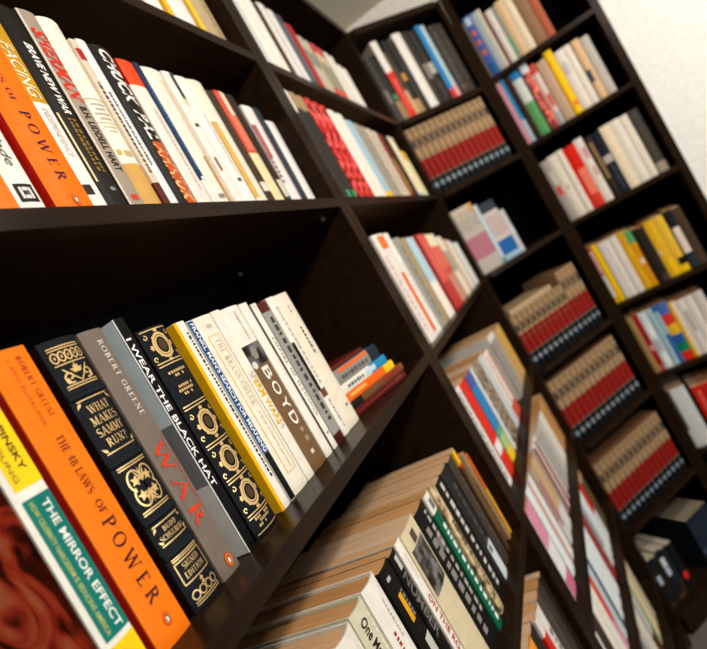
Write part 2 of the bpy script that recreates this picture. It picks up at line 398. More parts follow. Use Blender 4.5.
# shelf frames: origin at the front edge line, direction along the shelf, inward normal
BANG = math.radians(45.497)
EX, EY = 1.93262 + .4158 * math.cos(BANG), .3 - .4158 * math.sin(BANG)
PL = {'A': (Vector((0, .3, 0)), Vector((1, 0, 0)), Vector((0, 1, 0)), 0),
      'B': (Vector((1.93262, .3, 0)), Vector((math.cos(BANG), -math.sin(BANG), 0)), Vector((math.sin(BANG), math.cos(BANG), 0)), -BANG),
      'C': (Vector((EX, EY, 0)), Vector((0, -1, 0)), Vector((1, 0, 0)), -math.pi / 2)}
def place(pl, sx, rec, z):
    O, e, n, r = PL[pl]; p = O + e * sx + n * rec; return (p.x, p.y, z + .0003), r
CASE = {'N': 'near', 'M': 'middle', 'C': 'corner', 'F': 'far right'}
ORD = ['', 'top', 'second', 'third', 'fourth', 'fifth', 'sixth', 'lowest']
def row(key, pl, rec, z, nums, specs, lo=None, hi=None):
    where = "on the %s bookcase's %s shelf" % (CASE[key[0]], 'seventh' if key == 'M7' else ORD[int(key[1])])
    grp = "books %s" % where
    prev = -9 if lo is None else lo
    lv_ = SHELF[key[0]]; k_ = int(key[1]) - 1
    room_ = (TOPZ - .022 if k_ == 0 else lv_[k_ - 1] - ST) - z - .004
    for (s0, s1, h), spc in zip(nums, specs):
        desc, colr, items = spc[0], spc[1], list(spc[2]) if len(spc) > 2 else []
        o = dict(spc[3]) if len(spc) > 3 else {}
        h = min(h, room_); s0 = max(s0, prev + .0004)
        if hi is not None: s1 = min(s1, hi)
        if s1 - s0 < .005: s1 = s0 + .006
        prev = s1
        wd = s1 - s0; n = 1 if wd < .066 or o.pop('one', 0) else int(round(wd / .042))
        for i in range(n):
            a = s0 + wd * i / n; b = s0 + wd * (i + 1) / n - (.0004 if n > 1 else 0)
            d = desc
            if n > 1: d = desc + ', %s of %s alike,' % ((['left', 'right'] if n == 2 else ['left', 'middle', 'right'] if n == 3 else ['first', 'second', 'third', 'last'])[i], ['two', 'three', 'four'][n - 2])
            hh = h - (0.002 * ((i * 7) % 3) if n > 1 else 0)
            it2 = items if o.get('abs') else [(q[0], q[1] * hh, q[2] * hh, *q[3:]) if q[0] in ('band', 'panel', 'marks') else q for q in items]
            loc, rz = place(pl, (a + b) / 2, rec + o.get('push', 0), z)
            if o.get('tilt'): loc = (loc[0] + 0, loc[1], loc[2] + abs(math.sin(o['tilt'])) * (b - a) / 2)
            make_book('book', '%s %s' % (d, where), grp, loc, rz, b - a, hh, colr, it2, depth=o.get('depth', .15), hard=o.get('hard', False), tilt=o.get('tilt', 0), paper=o.get('paper', PAPER))
# ------------------------------------------------------------------ room
FZ = -.06
RX0, RX1, RY0, RY1, RZ = -1.6, 2.545, -3.2, .605, 2.62
struct(box('floor', (RX0, RX1, RY0, RY1, FZ - .05, FZ), M('carpet:746d64')))
struct(box('ceiling', (RX0, RX1, RY0, RY1, RZ, RZ + .05), M('e6dccb', .8)))
struct(box('wall_back', (RX0, RX1, RY1, RY1 + .05, FZ, RZ), M('efe8da', .8)))
struct(box('wall_right', (RX1, RX1 + .05, RY0, RY1, FZ, RZ), M('f6f2ea', .8)))
struct(box('wall_left', (RX0 - .05, RX0, RY0, RY1, FZ, RZ), M('d8cfc0', .8)))
struct(box('wall_front', (RX0, RX1, RY0 - .05, RY0, FZ, RZ), M('d8cfc0', .8)))
struct(box('baseboard_right', (RX1 - .015, RX1, RY0, -.45, FZ, FZ + .09), M('efe9dd', .6)))

# ------------------------------------------------------------------ bookcases
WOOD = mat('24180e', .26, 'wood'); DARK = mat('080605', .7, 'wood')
TOPZ, KICK, ST = 2.362, .012, .0177
SHELF = {'N': (2.019, 1.733, 1.419, 1.068, .78, .43, .03), 'M': (2.015, 1.734, 1.413, 1.083, .807, .534, .225, .03),
         'C': (2.012, 1.733, 1.414, 1.033, .727, .384, .03), 'F': (2.019, 1.74, 1.416, 1.065, .762, .435, .03)}
def bookcase_rect(key, label, pl, s0, s1, depth=.28, th=.027, t0=None, t1=None):
    root = thing('bookcase', label, 'bookcase', place(pl, s0, 0, -.0003)[0], (0, 0, PL[pl][3]), 'tall black-brown bookcases')
    W = s1 - s0
    box('side_panel', (0, th, 0, depth, FZ, TOPZ), WOOD, root, .0012)
    box('side_panel', (W - th, W, 0, depth, FZ, TOPZ), WOOD, root, .0012)
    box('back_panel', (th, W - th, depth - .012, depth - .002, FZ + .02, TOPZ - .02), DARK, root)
    box('top_panel', (th, W - th, 0, depth - .012, TOPZ - .022, TOPZ), WOOD, root, .001)
    for z in SHELF[key]: box('shelf', (th, W - th, 0, depth - .012, z - ST, z), WOOD, root, .001)
    box('plinth', (th, W - th, .006, .024, FZ, KICK), WOOD, root)
    return root
BX = .954
bc = bookcase_rect('N', 'long black-brown bookcase nearest on the left, holding the thick gold-stamped leather volumes', 'A', -.62, BX)
for x, y, z in ((1.546, .2385, 1.716), (1.546, .0385, 1.716)): box('shelf_pin', (x - .006, x + .002, y - .0025, y + .0025, z - .006, z - .001), mat('b9b6ae', .25, 'gold'), bc)
bookcase_rect('M', 'black-brown bookcase between the nearest bookcase and the angled corner one', 'A', BX + .0005, 1.9321)
# the corner unit: five-sided, its open front turned 45 degrees
root = thing('bookcase', 'narrow angled corner bookcase holding the rows of red-banded encyclopedia volumes', 'bookcase', (1.9326, .3, 0), (0, 0, 0), 'tall black-brown bookcases')
ux, uy = EX - 1.9326, EY - .3
D5 = .28
def pent(i=0.0):
    return [(i, 0), (ux, uy + i), (ux + D5, uy + i), (ux + D5, D5), (i, D5)]
box('side_panel', (.0003, .018, 0, D5, FZ, TOPZ), WOOD, root)
box('side_panel', (ux, ux + D5, uy + .0003, uy + .018, FZ, TOPZ), WOOD, root)
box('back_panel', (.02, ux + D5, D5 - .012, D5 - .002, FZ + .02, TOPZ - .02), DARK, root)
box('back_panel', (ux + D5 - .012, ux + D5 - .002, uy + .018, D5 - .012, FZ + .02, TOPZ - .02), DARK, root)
e45 = Vector((ux, uy)).normalized()
fr = [(.0181, -.018 * 1.0176 - .0), (ux - .0, uy + .0181), (ux + D5 - .0125, uy + .0181), (ux + D5 - .0125, D5 - .0125), (.0181, D5 - .0125)]
fr[1] = (ux - .018 * .983, uy + .0181)
for z in SHELF['C']: prism('shelf', fr, z - ST, z, WOOD, root)
prism('top_panel', fr, TOPZ - .022, TOPZ, WOOD, root)
pq = [(fr[0][0] + .004, fr[0][1] + .004), (fr[1][0] + .004, fr[1][1] + .004), (fr[1][0] + .016, fr[1][1] + .016), (fr[0][0] + .016, fr[0][1] + .016)]
prism('plinth', pq, FZ, KICK, WOOD, root)
bookcase_rect('F', 'black-brown bookcase at the far right beside the bare white wall', 'C', .0006, .432)
# ------------------------------------------------------------------ near bookcase: third shelf (gold-stamped volumes)
Z = 1.419
W_ = 'ece5d6'
def N3(x0, x1, h, desc, colr, items=(), rec=.042, **kw):
    loc, rz = place('A', (x0 + x1) / 2, rec, Z)
    return make_book('book', desc + " on the near bookcase's third shelf", "books on the near bookcase's third shelf", loc, rz, x1 - x0, h, colr, items, **kw)
N3(.2193, .2436, .228, 'paperback with yellow and teal spine and red portrait cover', 'e9e6da',
   [('band', 0, .03, 'f2c91d'), ('panel', .0345, .1355, -.34, .5, '0c7468'), ('panel', .1425, .228, -.34, .5, 'f6cf18'), ('panel', .0, .0305, -.34, .5, 'f6cf18'),
    ('b', 'DREW PINSKY', .215, .1535, .16, .2, '2a241c'), ('s', 'S. MARK YOUNG', .215, .1475, -.17, .13, '6b5a2c'),
    ('b', 'THE MIRROR EFFECT', .131, .0372, .2, .24, 'eef0e6'), ('b', 'HOW CELEBRITY NARCISSISM IS SEDUCING AMERICA', .133, .0375, -.16, .13, 'b9c06a'),
    ('side', .001, .227, 'portrait:802010', .0035)], depth=.15)
N3(.2498, .2816, .2305, 'thick orange book with dark serif lettering and red sides', 'fb7a10',
   [('side', .0005, .23, 'a5180e', .0022), ('r', 'ROBERT GREENE', .2235, .176, .2, .15, 'a8431a', .16), ('r', 'A JOOST ELFFERS BOOK', .2235, .172, -.06, .09, 'c0561c', .16),
    ('r', 'THE 48 LAWS', .1625, .1175, .06, .2, '4a2020', .1), ('r', 'OF', .1115, .1015, .06, .18, '4a2020', .1), ('r', 'POWER', .0975, .031, .04, .36, '3a1824', .42), logo(.0165, .04, .0085)], depth=.16, bulge=.0012)
N3(.2915, .3267, .2277, 'thick dark leather volume with stacked gold title capitals', 'cloth:15191e', [('side', .001, .2267, '1a0b08', .006), ('fn', sammy)], depth=.165, hard=True, paper='paper:b98a3a')
N3(.3274, .3515, .2265, 'taupe grey book with large red serif capitals', '786b60',
   [('r', 'ROBERT GREENE', .2165, .1475, .12, .24, 'e2ddd2', .18), ('r', 'WAR', .1235, .0475, -.06, .5, 'e23a1c', .3), ('s', 'THE 33 STRATEGIES OF', .1275, .0575, .34, .11, 'd2452a'), logo(.0105, .1, .0105)], depth=.15)
N3(.3659, .3793, .2289, 'black spine with white capitals and blue grey cover board', '0b0b0c',
   [('side', .128, .2285, 'cfe0e8', .001), ('side', .068, .128, '7a7d80', .001), ('side', .0005, .068, 'd5d6d4', .001), ('panel', .0, .2289, -.5, -.4, 'c9cbc8'),
    ('b', 'I WEAR THE BLACK HAT', .2095, .064, -.12, .42, 'f4f2ec')], depth=.15)
N3(.3856, .4236, .2131, 'dark leather volume with four gold ovals on its spine', 'cloth:13161a', [('fn', ornate), ('side', .0005, .2125, '08090a', .005)], depth=.165, hard=True, paper='paper:b98a3a')
N3(.4325, .4491, .2086, 'thin white paperback with a bright yellow left edge', 'efe9dd', [('side', .0005, .208, 'f5b90f', .0008), ('panel', .0, .2086, -.5, -.26, 'f5b90f'), ('marks', .196, .03, .2, .2, '2c2824')], depth=.14)
N3(.4506, .4612, .2061, 'slim book with blue spine band and white capitals', 'c9c6c0', [('panel', .054, .205, -.44, .44, '1f4a7c'), ('panel', .001, .054, -.44, .44, '14110f'), ('b', 'FRANKL MAN\'S SEARCH FOR MEANING', .2025, .056, 0, .55, 'e9eef2')], depth=.135)
N3(.4632, .4946, .2065, 'cream book framed by a pale yellow line', 'ede5d2',
   [('panel', .022, .184, -.3, -.26, 'ecca72'), ('panel', .022, .184, .26, .3, 'ecca72'), ('panel', .022, .0232, -.3, .3, 'ecca72'), ('panel', .1828, .184, -.3, .3, 'ecca72'),
    ('r', 'THE BRASS CHECK', .1785, .1, .02, .26, 'cbb98e', .16), ('i', 'A Study of American Journalism', .093, .026, .02, .17, 'd2c49c'), ('marks', .196, .192, 0, .3, 'c8bb9a')], depth=.145)
N3(.4952, .5114, .207, 'cream paperback with yellow lettering low on its spine', 'eee6d6', [('r', 'SP', .1315, .1225, 0, .55, 'b8aa90', .1), ('b', 'ERM WARS', .1215, .0675, 0, .6, 'e8b413'), ('r', 'S', .066, .0615, 0, .5, 'b8aa90')], depth=.14)
def boyd_photo(sp, root):
    sp.put('panel', *rect(-.5 * sp.w, .5 * sp.w, .1325, .1585), M('mottle:39352f'), root, .0005)
    sp.put('panel', *ell(-.1 * sp.w, .147, .0055, .0075, 14), M('8d877c'), root, .0007); sp.put('panel', *ell(-.36 * sp.w, .1345, .004, .0045, 12), M('ddd6c8'), root, .0008)
N3(.512, .5493, .2055, 'white and brown book with a dark photo panel', 'efe7d8',
   [('band', 0, .1335, '76583a'), ('fn', boyd_photo), ('s', 'ROBERT CORAM', .1985, .163, .08, .12, 'a89c88'), ('b', 'B', .129, .113, 0, .38, 'efe8d9'),
    ('b', 'O', .1095, .0925, 0, .38, 'efe8d9'), ('b', 'Y', .0885, .0735, 0, .38, 'efe8d9'), ('b', 'D', .07, .0545, 0, .38, 'efe8d9'), ('marks', .049, .032, .05, .28, 'a08a6c'), ('marks', .022, .013, -.05, .25, 'd8ccb8')], depth=.15)
N3(.55, .568, .2041, 'plain ivory paperback right of the brown book', 'efe8da', [], depth=.145)
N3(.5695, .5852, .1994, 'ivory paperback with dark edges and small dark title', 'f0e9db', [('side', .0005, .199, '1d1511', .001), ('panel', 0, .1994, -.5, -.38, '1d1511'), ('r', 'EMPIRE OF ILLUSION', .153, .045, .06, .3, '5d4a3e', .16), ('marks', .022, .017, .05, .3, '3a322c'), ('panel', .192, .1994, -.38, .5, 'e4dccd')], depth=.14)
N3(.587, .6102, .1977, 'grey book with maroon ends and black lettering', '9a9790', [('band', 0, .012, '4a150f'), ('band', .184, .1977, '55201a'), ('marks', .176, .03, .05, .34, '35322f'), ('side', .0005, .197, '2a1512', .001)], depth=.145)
N3(.6122, .6323, .1994, 'ivory paperback with a long black side strip', 'efe8da', [('panel', .066, .135, -.5, -.2, '15120f'), ('panel', .055, .066, -.42, .3, '6a4526'), ('marks', .185, .07, .15, .25, 'b7ab98'), ('marks', .05, .01, 0, .2, '9d9384')], depth=.14)
N3(.634, .6725, .1989, 'thick cream book ending the upright row', 'ecdfc8', [('marks', .18, .17, 0, .14, 'b9a98f'), ('marks', .148, .105, .02, .13, '33291f'), ('marks', .03, .026, .1, .16, '5d4226')], depth=.15)

# the small leaning pile at the shelf's end: books lying flat, spines outward
PYAW = math.radians(-19)
def flat_book(desc, l, zb, th, colr, items, dp):
    """a book lying on its side, its spine turned outward and askew to the shelf"""
    o = make_book('book', desc, "books lying flat at the end of the near bookcase's third shelf", (0, 0, 0), 0, th, l, colr, items, depth=dp)
    R = Matrix(((0, 0, -1, 0), (0, 1, 0, 0), (1, 0, 0, 0), (0, 0, 0, 1)))    # thickness up, height along the shelf
    o.matrix_world = Matrix.Translation(Vector((.6750 + l * math.cos(PYAW), .3475 + l * math.sin(PYAW), zb + th / 2))) @ Matrix.Rotation(PYAW, 4, 'Z') @ R
zz = Z + .0004
pile = [('thick dark red book, lowest of the flat pile at the shelf end', .137, .0125, '4f1510', [('panel', .005, .13, -.1, .1, '7d241c'), ('panel', .01, .03, -.2, .25, '6d3a1c')], .12),
        ('brown and red book lying on the dark red book', .141, .0105, '7a4526', [('band', .112, .141, '1a1512'), ('panel', .01, .06, -.3, .3, '8c2c22'), ('panel', .06, .105, -.3, .4, '6b4a26')], .115),
        ('orange book with yellow end lying in the flat pile', .124, .0125, 'f2640f', [('band', 0, .025, 'f5c116'), ('panel', .075, .115, -.1, .25, 'f7b04a')], .11),
        ('white and blue book lying under the grey striped one', .115, .0135, 'e6e0d3', [('band', 0, .042, '1f86b4'), ('panel', .03, .055, -.3, .3, 'bdd5dc'), ('marks', .1, .06, 0, .4, '6d6a64')], .105),
        ('grey book with an orange stripe lying in the flat pile', .108, .0215, '8f8a83', [('panel', .025, .095, .2, .42, 'f0641e'), ('marks', .095, .03, -.15, .3, '5c5852'), ('band', 0, .024, '1f2a36')], .105),
        ('thin dark red book on top of the flat pile', .078, .0065, '5a1a12', [], .1)]
for d_, l_, th, cl, its, dp in pile:
    flat_book(d_, l_, zz, th, cl, its, dp)
    zz += th + .0004

# ------------------------------------------------------------------ near bookcase: second shelf
row('N2', 'A', .027, 1.733, [(.3068, .3288, .228), (.3293, .3523, .228), (.3571, .3975, .225), (.398, .4203, .24), (.4213, .4473, .2258), (.45, .4713, .2295), (.4713, .5016, .2295),
    (.5016, .5123, .2109), (.5123, .5261, .2142), (.5278, .5632, .2142), (.5642, .5939, .2041), (.5939, .6048, .2057), (.6048, .6466, .2041), (.6482, .6737, .2069), (.6737, .7038, .2058),
    (.7038, .7393, .2072), (.7393, .7614, .196), (.7614, .7951, .2006), (.7951, .8203, .1996), (.8223, .8609, .1855), (.8609, .8813, .1874), (.8834, .9203, .1656)], [
    ('white paperback with orange foot and pale blue marks', 'efe8dc', [('band', 0, .055, 'f47a22'), ('marks', .1, .06, 0, .3, '9bb7c4')], {'abs': 1}),
    ('white paperback with grey italic lettering and black emblem', 'efe9de', [('i', 're Made', .105, .052, .05, .34, '4a4844'), ('panel', .02, .036, -.35, .38, '22201e'), ('panel', .023, .033, -.22, .25, 'e5e0d6'), ('panel', .026, .03, -.1, .12, '22201e')], {'abs': 1}),
    ('thick orange book with purple capitals and red left side', 'fd730a', [('side', .0005, .2245, 'b3160a', .002), ('r', 'THE 48 LAWS OF', .2, .111, -.05, .14, '5a1a38', .14), ('r', 'POWER', .102, .036, .02, .26, '4a1036', .42), logo(.0175, .04, .0095)], {'abs': 1, 'push': -.006, 'depth': .17}),
    ('white book with gold top panel and white italic capitals', 'efe9e0', [('band', .1195, .24, 'c8951c'), ('i', 'FACING', .181, .123, 0, .52, 'f3ead2'), ('i', 'INDEPENDENCE', .114, .064, .05, .3, 'c9c3ba'), ('marks', .036, .026, -.1, .5, '24211e')], {'abs': 1}),
    ('black book with white slanted capitals and gold small print', '1c1814', [('side', .0005, .225, '39332d', .002), ('I', 'BRAVE NEW WAR', .187, .1115, .1, .34, 'f4efe6'), ('marks', .107, .05, .2, .16, '8d6a2c'), ('marks', .107, .05, -.02, .16, '8d6a2c'), ('panel', .04, .112, -.42, -.34, 'e8cf9a'), ('marks', .034, .028, .1, .3, '8d8a84')], {'abs': 1}),
    ('grey book with huge red slanted capitals and black lettering', 'a3927f', [('side', .0005, .229, '1d1a17', .002), ('panel', .0, .2295, -.5, -.4, 'd8cdbd'), ('I', 'SHERMAN', .2095, .129, .06, .76, 'e0301c'), ('b', 'B.H. LIDDELL HART', .123, .052, .02, .42, '2a2520'), ('panel', .02, .026, -.2, .25, 'd8402c')], {'abs': 1}),
    ('white hardback with rounded spine and golden foot', 'efe7d6', [('band', 0, .062, 'd4a355'), ('panel', .1355, .1365, -.45, .45, 'c7a45a'), ('panel', .1085, .1092, -.45, .45, 'c7a45a'), *[('panel', z_, z_ + .0022, -a_, a_, 'b9ac96') for z_, a_ in ((.129, .3), (.1235, .22), (.118, .33), (.1125, .25))], *[('panel', z_, z_ + .002, -a_, a_, 'd6c59c') for z_, a_ in ((.103, .3), (.098, .2))], ('panel', .07, .077, -.08, .3, 'c8aa72'), ('panel', .072, .078, -.36, -.2, 'd4a94e')], {'abs': 1, 'hard': True}),
    ('thin beige paperback with a red mark at its top', 'd9c9b0', [('panel', .186, .2, -.4, .45, 'b3241c'), ('marks', .16, .05, .1, .4, '4a3a2a'), ('band', 0, .04, '5a231b')], {'abs': 1}),
    ('pale blue white paperback left of the black hardback', 'dfe3e2', [('marks', .15, .06, -.2, .2, '54493f')], {'abs': 1}),
    ('black hardback with white slanted capitals turning orange', '1b1612', [('panel', 0, .2142, .42, .5, '7a3a18'), ('panel', 0.003, .093, -.1, .46, 'c8561c'), ('I', 'CHUCK', .209, .1395, .08, .52, 'f5efe4'), ('I', 'PAL', .133, .095, .12, .52, 'f5efe4'), ('I', 'AHNIUK', .091, .016, .14, .6, 'f7b478')], {'abs': 1, 'hard': True}),
    ('white paperback with a red orange top', 'e6dfd3', [('band', .17, .2041, 'e2481c'), ('side', .17, .2035, 'c4200f', .001), ('marks', .14, .03, .1, .12, 'd0b7a4')], {'abs': 1}),
    ('thin navy paperback with blue lettering and white tip', '17314f', [('marks', .18, .06, 0, .34, '4674b4'), ('band', 0, .045, 'e9e4da'), ('panel', .045, .05, -.2, .3, 'f2eee6')], {'abs': 1}),
    ('cream paperback with brown lower edge strip', 'ece3d2', [('panel', 0, .19, .2, .4, 'd8c19a'), ('panel', 0, .08, .05, .36, 'b98a58'), ('panel', .02, .026, -.3, 0, '8c857a')], {'abs': 1}),
    ('white paperback with charcoal block at its top', 'ebe4d8', [('panel', .168, .206, .05, .5, '35353a'), ('panel', .158, .168, .0, .5, 'e2cf9c'), ('marks', .13, .125, -.1, .35, '3a342e'), ('panel', .06, .08, -.3, -.1, '8a5a36')], {'abs': 1}),
    ('plain white paperback with fine grey lettering', 'efe9df', [('marks', .15, .05, .1, .12, 'b7b0a6'), ('panel', .045, .05, -.2, .1, '4a443d')], {'abs': 1}),
    ('cream paperback with a golden strip', 'ece2cc', [('panel', .02, .14, -.45, -.15, 'd9aa4e'), ('panel', .0, .14, -.5, -.45, '9a6b3a')], {'abs': 1}),
    ('dark brown paperback with white cross mark', '40301f', [('panel', .03, .045, -.4, .5, 'e0d8c8'), ('marks', .17, .07, 0, .3, '5a4835')], {'abs': 1}),
    ('salmon red paperback with cream lower half', 'd7503c', [('band', 0, .095, 'ead9a6'), ('side', .0, .2, '7d2a1c', .001), ('panel', .16, .1995, -.1, .35, 'f2d8b8'), ('panel', .1, .16, -.3, .4, 'e0765c')], {'abs': 1}),
    ('dark brown paperback with pale blue lower patch', '2b2118', [('panel', .02, .05, -.3, .4, 'd8cdb8'), ('panel', .012, .022, .1, .5, '31506e'), ('marks', .18, .06, 0, .3, '4a3a2e')], {'abs': 1}),
    ('white paperback with pink edge line', 'e9e2da', [('panel', 0, .1855, .3, .42, 'd4839a'), ('panel', .09, .15, -.5, -.2, 'b05a5a'), ('marks', .09, .04, -.4, .2, '8c4a44')], {'abs': 1, 'tilt': .05}),
    ('dark navy paperback between two white ones', '2c3540', [('marks', .15, .03, 0, .3, '4a5866')], {'abs': 1, 'tilt': .05}),
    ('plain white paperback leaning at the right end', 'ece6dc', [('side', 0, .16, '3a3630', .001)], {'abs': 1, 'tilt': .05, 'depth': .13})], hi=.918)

# ------------------------------------------------------------------ near bookcase: top, fourth, fifth shelves
row('N1', 'A', .021, 2.019, [(.7017, .7425, .22), (.7529, .7663, .21), (.768, .8233, .23), (.8246, .8502, .22), (.8502, .9106, .23)], [
    ('white paperback at the left', 'ece7df'), ('narrow yellow paperback', 'f0b92a'), ('thick white book', 'e9e4de', [('band', 0, .04, 'd5d2ce')]),
    ('bright yellow paperback', 'f2c916', [('panel', 0, 1, -.5, -.2, 'b08a3a')]), ('thick tan book', 'b9a27c', [('marks', .8, .1, .2, .2, 'a08a66')])])
D = {'abs': 1, 'depth': .185}
row('N4', 'A', .021, 1.068, [(.305, .3365, .2398), (.338, .3743, .2398), (.3757, .4099, .2399), (.4125, .4449, .2411), (.4488, .4839, .2399), (.4888, .5194, .2311), (.5214, .5416, .228), (.5459, .5637, .2276), (.5693, .6233, .2231), (.6238, .6722, .2162), (.6767, .6994, .214),
    (.7091, .7296, .2109), (.7312, .7655, .2019), (.7714, .8145, .199), (.82, .8522, .1944), (.8605, .8745, .1921), (.876, .894, .1888), (.895, .912, .1694), (.9135, .9225, .1602)], [
    ('cream hardback, first in the row', 'd8cdb9', [], dict(D, hard=True)),
    ('pale hardback with dark brush script', 'ddd5c4', [('marks', .2, .06, 0, .3, '4a453d')], dict(D, hard=True)),
    ('white hardback with black script', 'e5dfd2', [('marks', .215, .1, .05, .3, '2c2721')], dict(D, hard=True)),
    ('sage cream hardback with black bold title', 'd2cdb0', [('side', .001, .24, 'e4e0d6', .006), ('b', "One Man's", .229, .18, -.12, .34, '2a2620'), ('marks', .226, .11, .25, .16, 'f0ead6')], dict(D, hard=True)),
    ('white rounded hardback with small red letters', 'ece6da', [('marks', .215, .17, .1, .1, 'b5ad9f'), ('marks', .185, .16, -.2, .12, 'a83a30'), ('marks', .16, .145, -.25, .1, 'a83a30')], dict(D, hard=True)),
    ('black paperback with yellow slanted word', '15120f', [('panel', .163, .197, -.2, .05, 'e5a316'), ('marks', .197, .163, .16, .16, '8d8a86'), ('marks', .22, .212, -.2, .3, 'b7b2aa'), ('panel', .1, .14, -.1, .4, 'c8c4bc')], dict(D)),
    ('black paperback with tall grey lettering', '110f0d', [('panel', .205, .222, -.1, .3, 'c9c4bb'), ('b', 'NUMBER', .2, .12, 0, .6, '6f6b66')], dict(D)),
    ('narrow white paperback with red capitals', 'efe8dc', [('marks', .21, .175, 0, .16, 'd5cabc'), ('b', 'ON THE ROAD', .154, .06, 0, .45, 'c03026')], dict(D)),
    ('cream book with dark photograph on its spine', 'd9c8a4', [('side', .001, .222, 'e0d6c4', .004), ('panel', .135, .198, -.42, .42, 'mottle:4a453e'), ('marks', .215, .2, 0, .3, '55483a')], dict(D)),
    ('thick black book with grey white lettering', '13110f', [('marks', .205, .05, .2, .2, 'b5b0a8'), ('marks', .19, .03, -.2, .26, '8a857d'), ('panel', .15, .17, -.1, .35, '77726b')], dict(D)),
    ('white topped book with green dotted spine', 'e5dfd4', [('band', 0, .185, '0a5e40'), ('marks', .165, .01, 0, .42, 'e3efe6'), ('panel', .19, .205, -.2, .3, '77706a')], dict(D)),
    ('narrow tan mottled paperback', 'mottle:c2a87c', [('marks', .15, .04, 0, .3, '3b342c')], dict(D)),
    ('black book with white capitals beside the tan paperback', '15130f', [('marks', .195, .02, .05, .34, 'd5cfc4')], dict(D)),
    ('thick charcoal book', '23211f', [('marks', .17, .04, 0, .3, '4a4744'), ('panel', .0, .06, -.2, .5, 'cfd6d6')], dict(D)),
    ('dark brown book', '3d342b', [('marks', .17, .03, 0, .3, '584d42')], dict(D)),
    ('brown book with yellow and red top', '4a3422', [('band', .165, .1921, 'edb50f'), ('panel', .16, .168, -.5, .5, 'b52a12'), ('marks', .14, .04, 0, .4, '8c6a35')], dict(D)),
    ('tall white topped paperback set back near the end', 'e4ddd2', [('band', 0, .12, '7d2f22')], dict(D, push=.008)),
    ('tan paperback beside the orange edged one', '9a7e58', [('marks', .14, .03, 0, .4, '6d5636')], dict(D)),
    ('thin orange and yellow paperback ending the row', 'e8641a', [('band', 0, .09, 'eda812')], dict(D))])
row('N5', 'A', .012, .78, [(.7061, .7396, .2263), (.7396, .7707, .2216), (.782, .8045, .2105), (.8067, .8334, .2079), (.8381, .8665, .2053), (.8665, .902, .2025), (.902, .9238, .1994)], [
    ('orange book', 'f29a35', [], {'depth': .18}), ('dark brown book beside the orange one', '2c241c', [], {'depth': .18}), ('red book with white top', 'd4281a', [('band', .86, 1, 'e5dcd2')], {'depth': .18}),
    ('white speckled book', 'ded9cf', [('marks', .8, .1, 0, .5, '7d7770')], {'depth': .18}), ('brown book', '4a4038', [('marks', .8, .1, .1, .3, '6d6258')], {'depth': .18}),
    ('wide umber book', '3a322b', [('marks', .8, .2, .3, .1, '7a2a22')], {'depth': .18}), ('black book ending the row', '1c1814', [], {'depth': .18})], hi=.9255)
# ------------------------------------------------------------------ middle bookcase
row('M1', 'A', .024, 2.015, [(1.0, 1.035, .22), (1.036, 1.0922, .22), (1.0922, 1.1773, .225), (1.185, 1.207, .21), (1.21, 1.2946, .2221), (1.2946, 1.3373, .2224), (1.3373, 1.3828, .211), (1.3838, 1.4586, .1898), (1.4689, 1.5607, .193), (1.564, 1.64, .19), (1.641, 1.7259, .1688)], [
    ('cream book against the side panel', 'ead9b8'), ('pale grey book', 'd5d2cc'), ('white book', 'ede5d8'), ('brown book', '4a3626'), ('pale white and blue book', 'e2dcd4', [('panel', 0, 1, .2, .5, '8d9aac')]), ('dark grey book', '4a4a4e', [('panel', .2, .9, -.2, .2, '6a7280')]),
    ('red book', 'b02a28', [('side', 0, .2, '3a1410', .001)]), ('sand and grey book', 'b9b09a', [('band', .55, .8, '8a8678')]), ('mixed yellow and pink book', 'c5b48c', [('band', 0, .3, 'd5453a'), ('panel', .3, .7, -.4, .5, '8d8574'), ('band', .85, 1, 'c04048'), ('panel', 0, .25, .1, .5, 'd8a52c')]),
    ('white book beside the mixed one', 'ddd6c8'), ('cream book ending the row', 'e9e2d2')])
row('M2', 'A', .015, 1.734, [(1.0041, 1.049, .2429), (1.049, 1.118, .2432), (1.1236, 1.243, .2431), (1.243, 1.3453, .2336), (1.3453, 1.4074, .2208), (1.4074, 1.5025, .2192), (1.5025, 1.6065, .2162), (1.6065, 1.6629, .2115), (1.6765, 1.7188, .2105), (1.7188, 1.7883, .2138), (1.79, 1.8583, .17)], [
    ('white topped book with blue grey edge', '3a3632', [('band', .8, 1, 'ece6da'), ('panel', 0, .8, -.5, .0, 'a9b4bf'), ('panel', 0, .8, -.5, -.25, 'd4cdc2')]), ('charcoal book with small green emblem', '2e2a26', [('panel', .04, .1, -.3, .2, '3f9a62'), ('band', .85, 1, 'a58a62')]), ('red floral patterned book', 'mottle:d0241c', [('panel', .8, .95, .1, .5, 'd88a80')]),
    ('broad white book', 'ede4d6'), ('pale blue book with yellow foot', 'a3c0cc', [('band', 0, .1, 'ecc42a')]), ('grey mottled book', 'a39887', [('marks', .9, .1, 0, .4, '8a7f70')]), ('beige book with faint spots', 'cbbda6', [('marks', .9, .1, .1, .3, 'b0868c')]), ('dark red and tan book', '7a2f26', [('panel', .1, .6, -.3, .3, 'a0763a')]),
    ('black book', '2a211a'), ('cream book near the corner', 'e9dcb8', [('band', 0, .08, 'a9b6c0')]), ('yellow topped cream book', 'e4d3a0', [('band', .8, 1, 'd8a83a')])], hi=1.903)
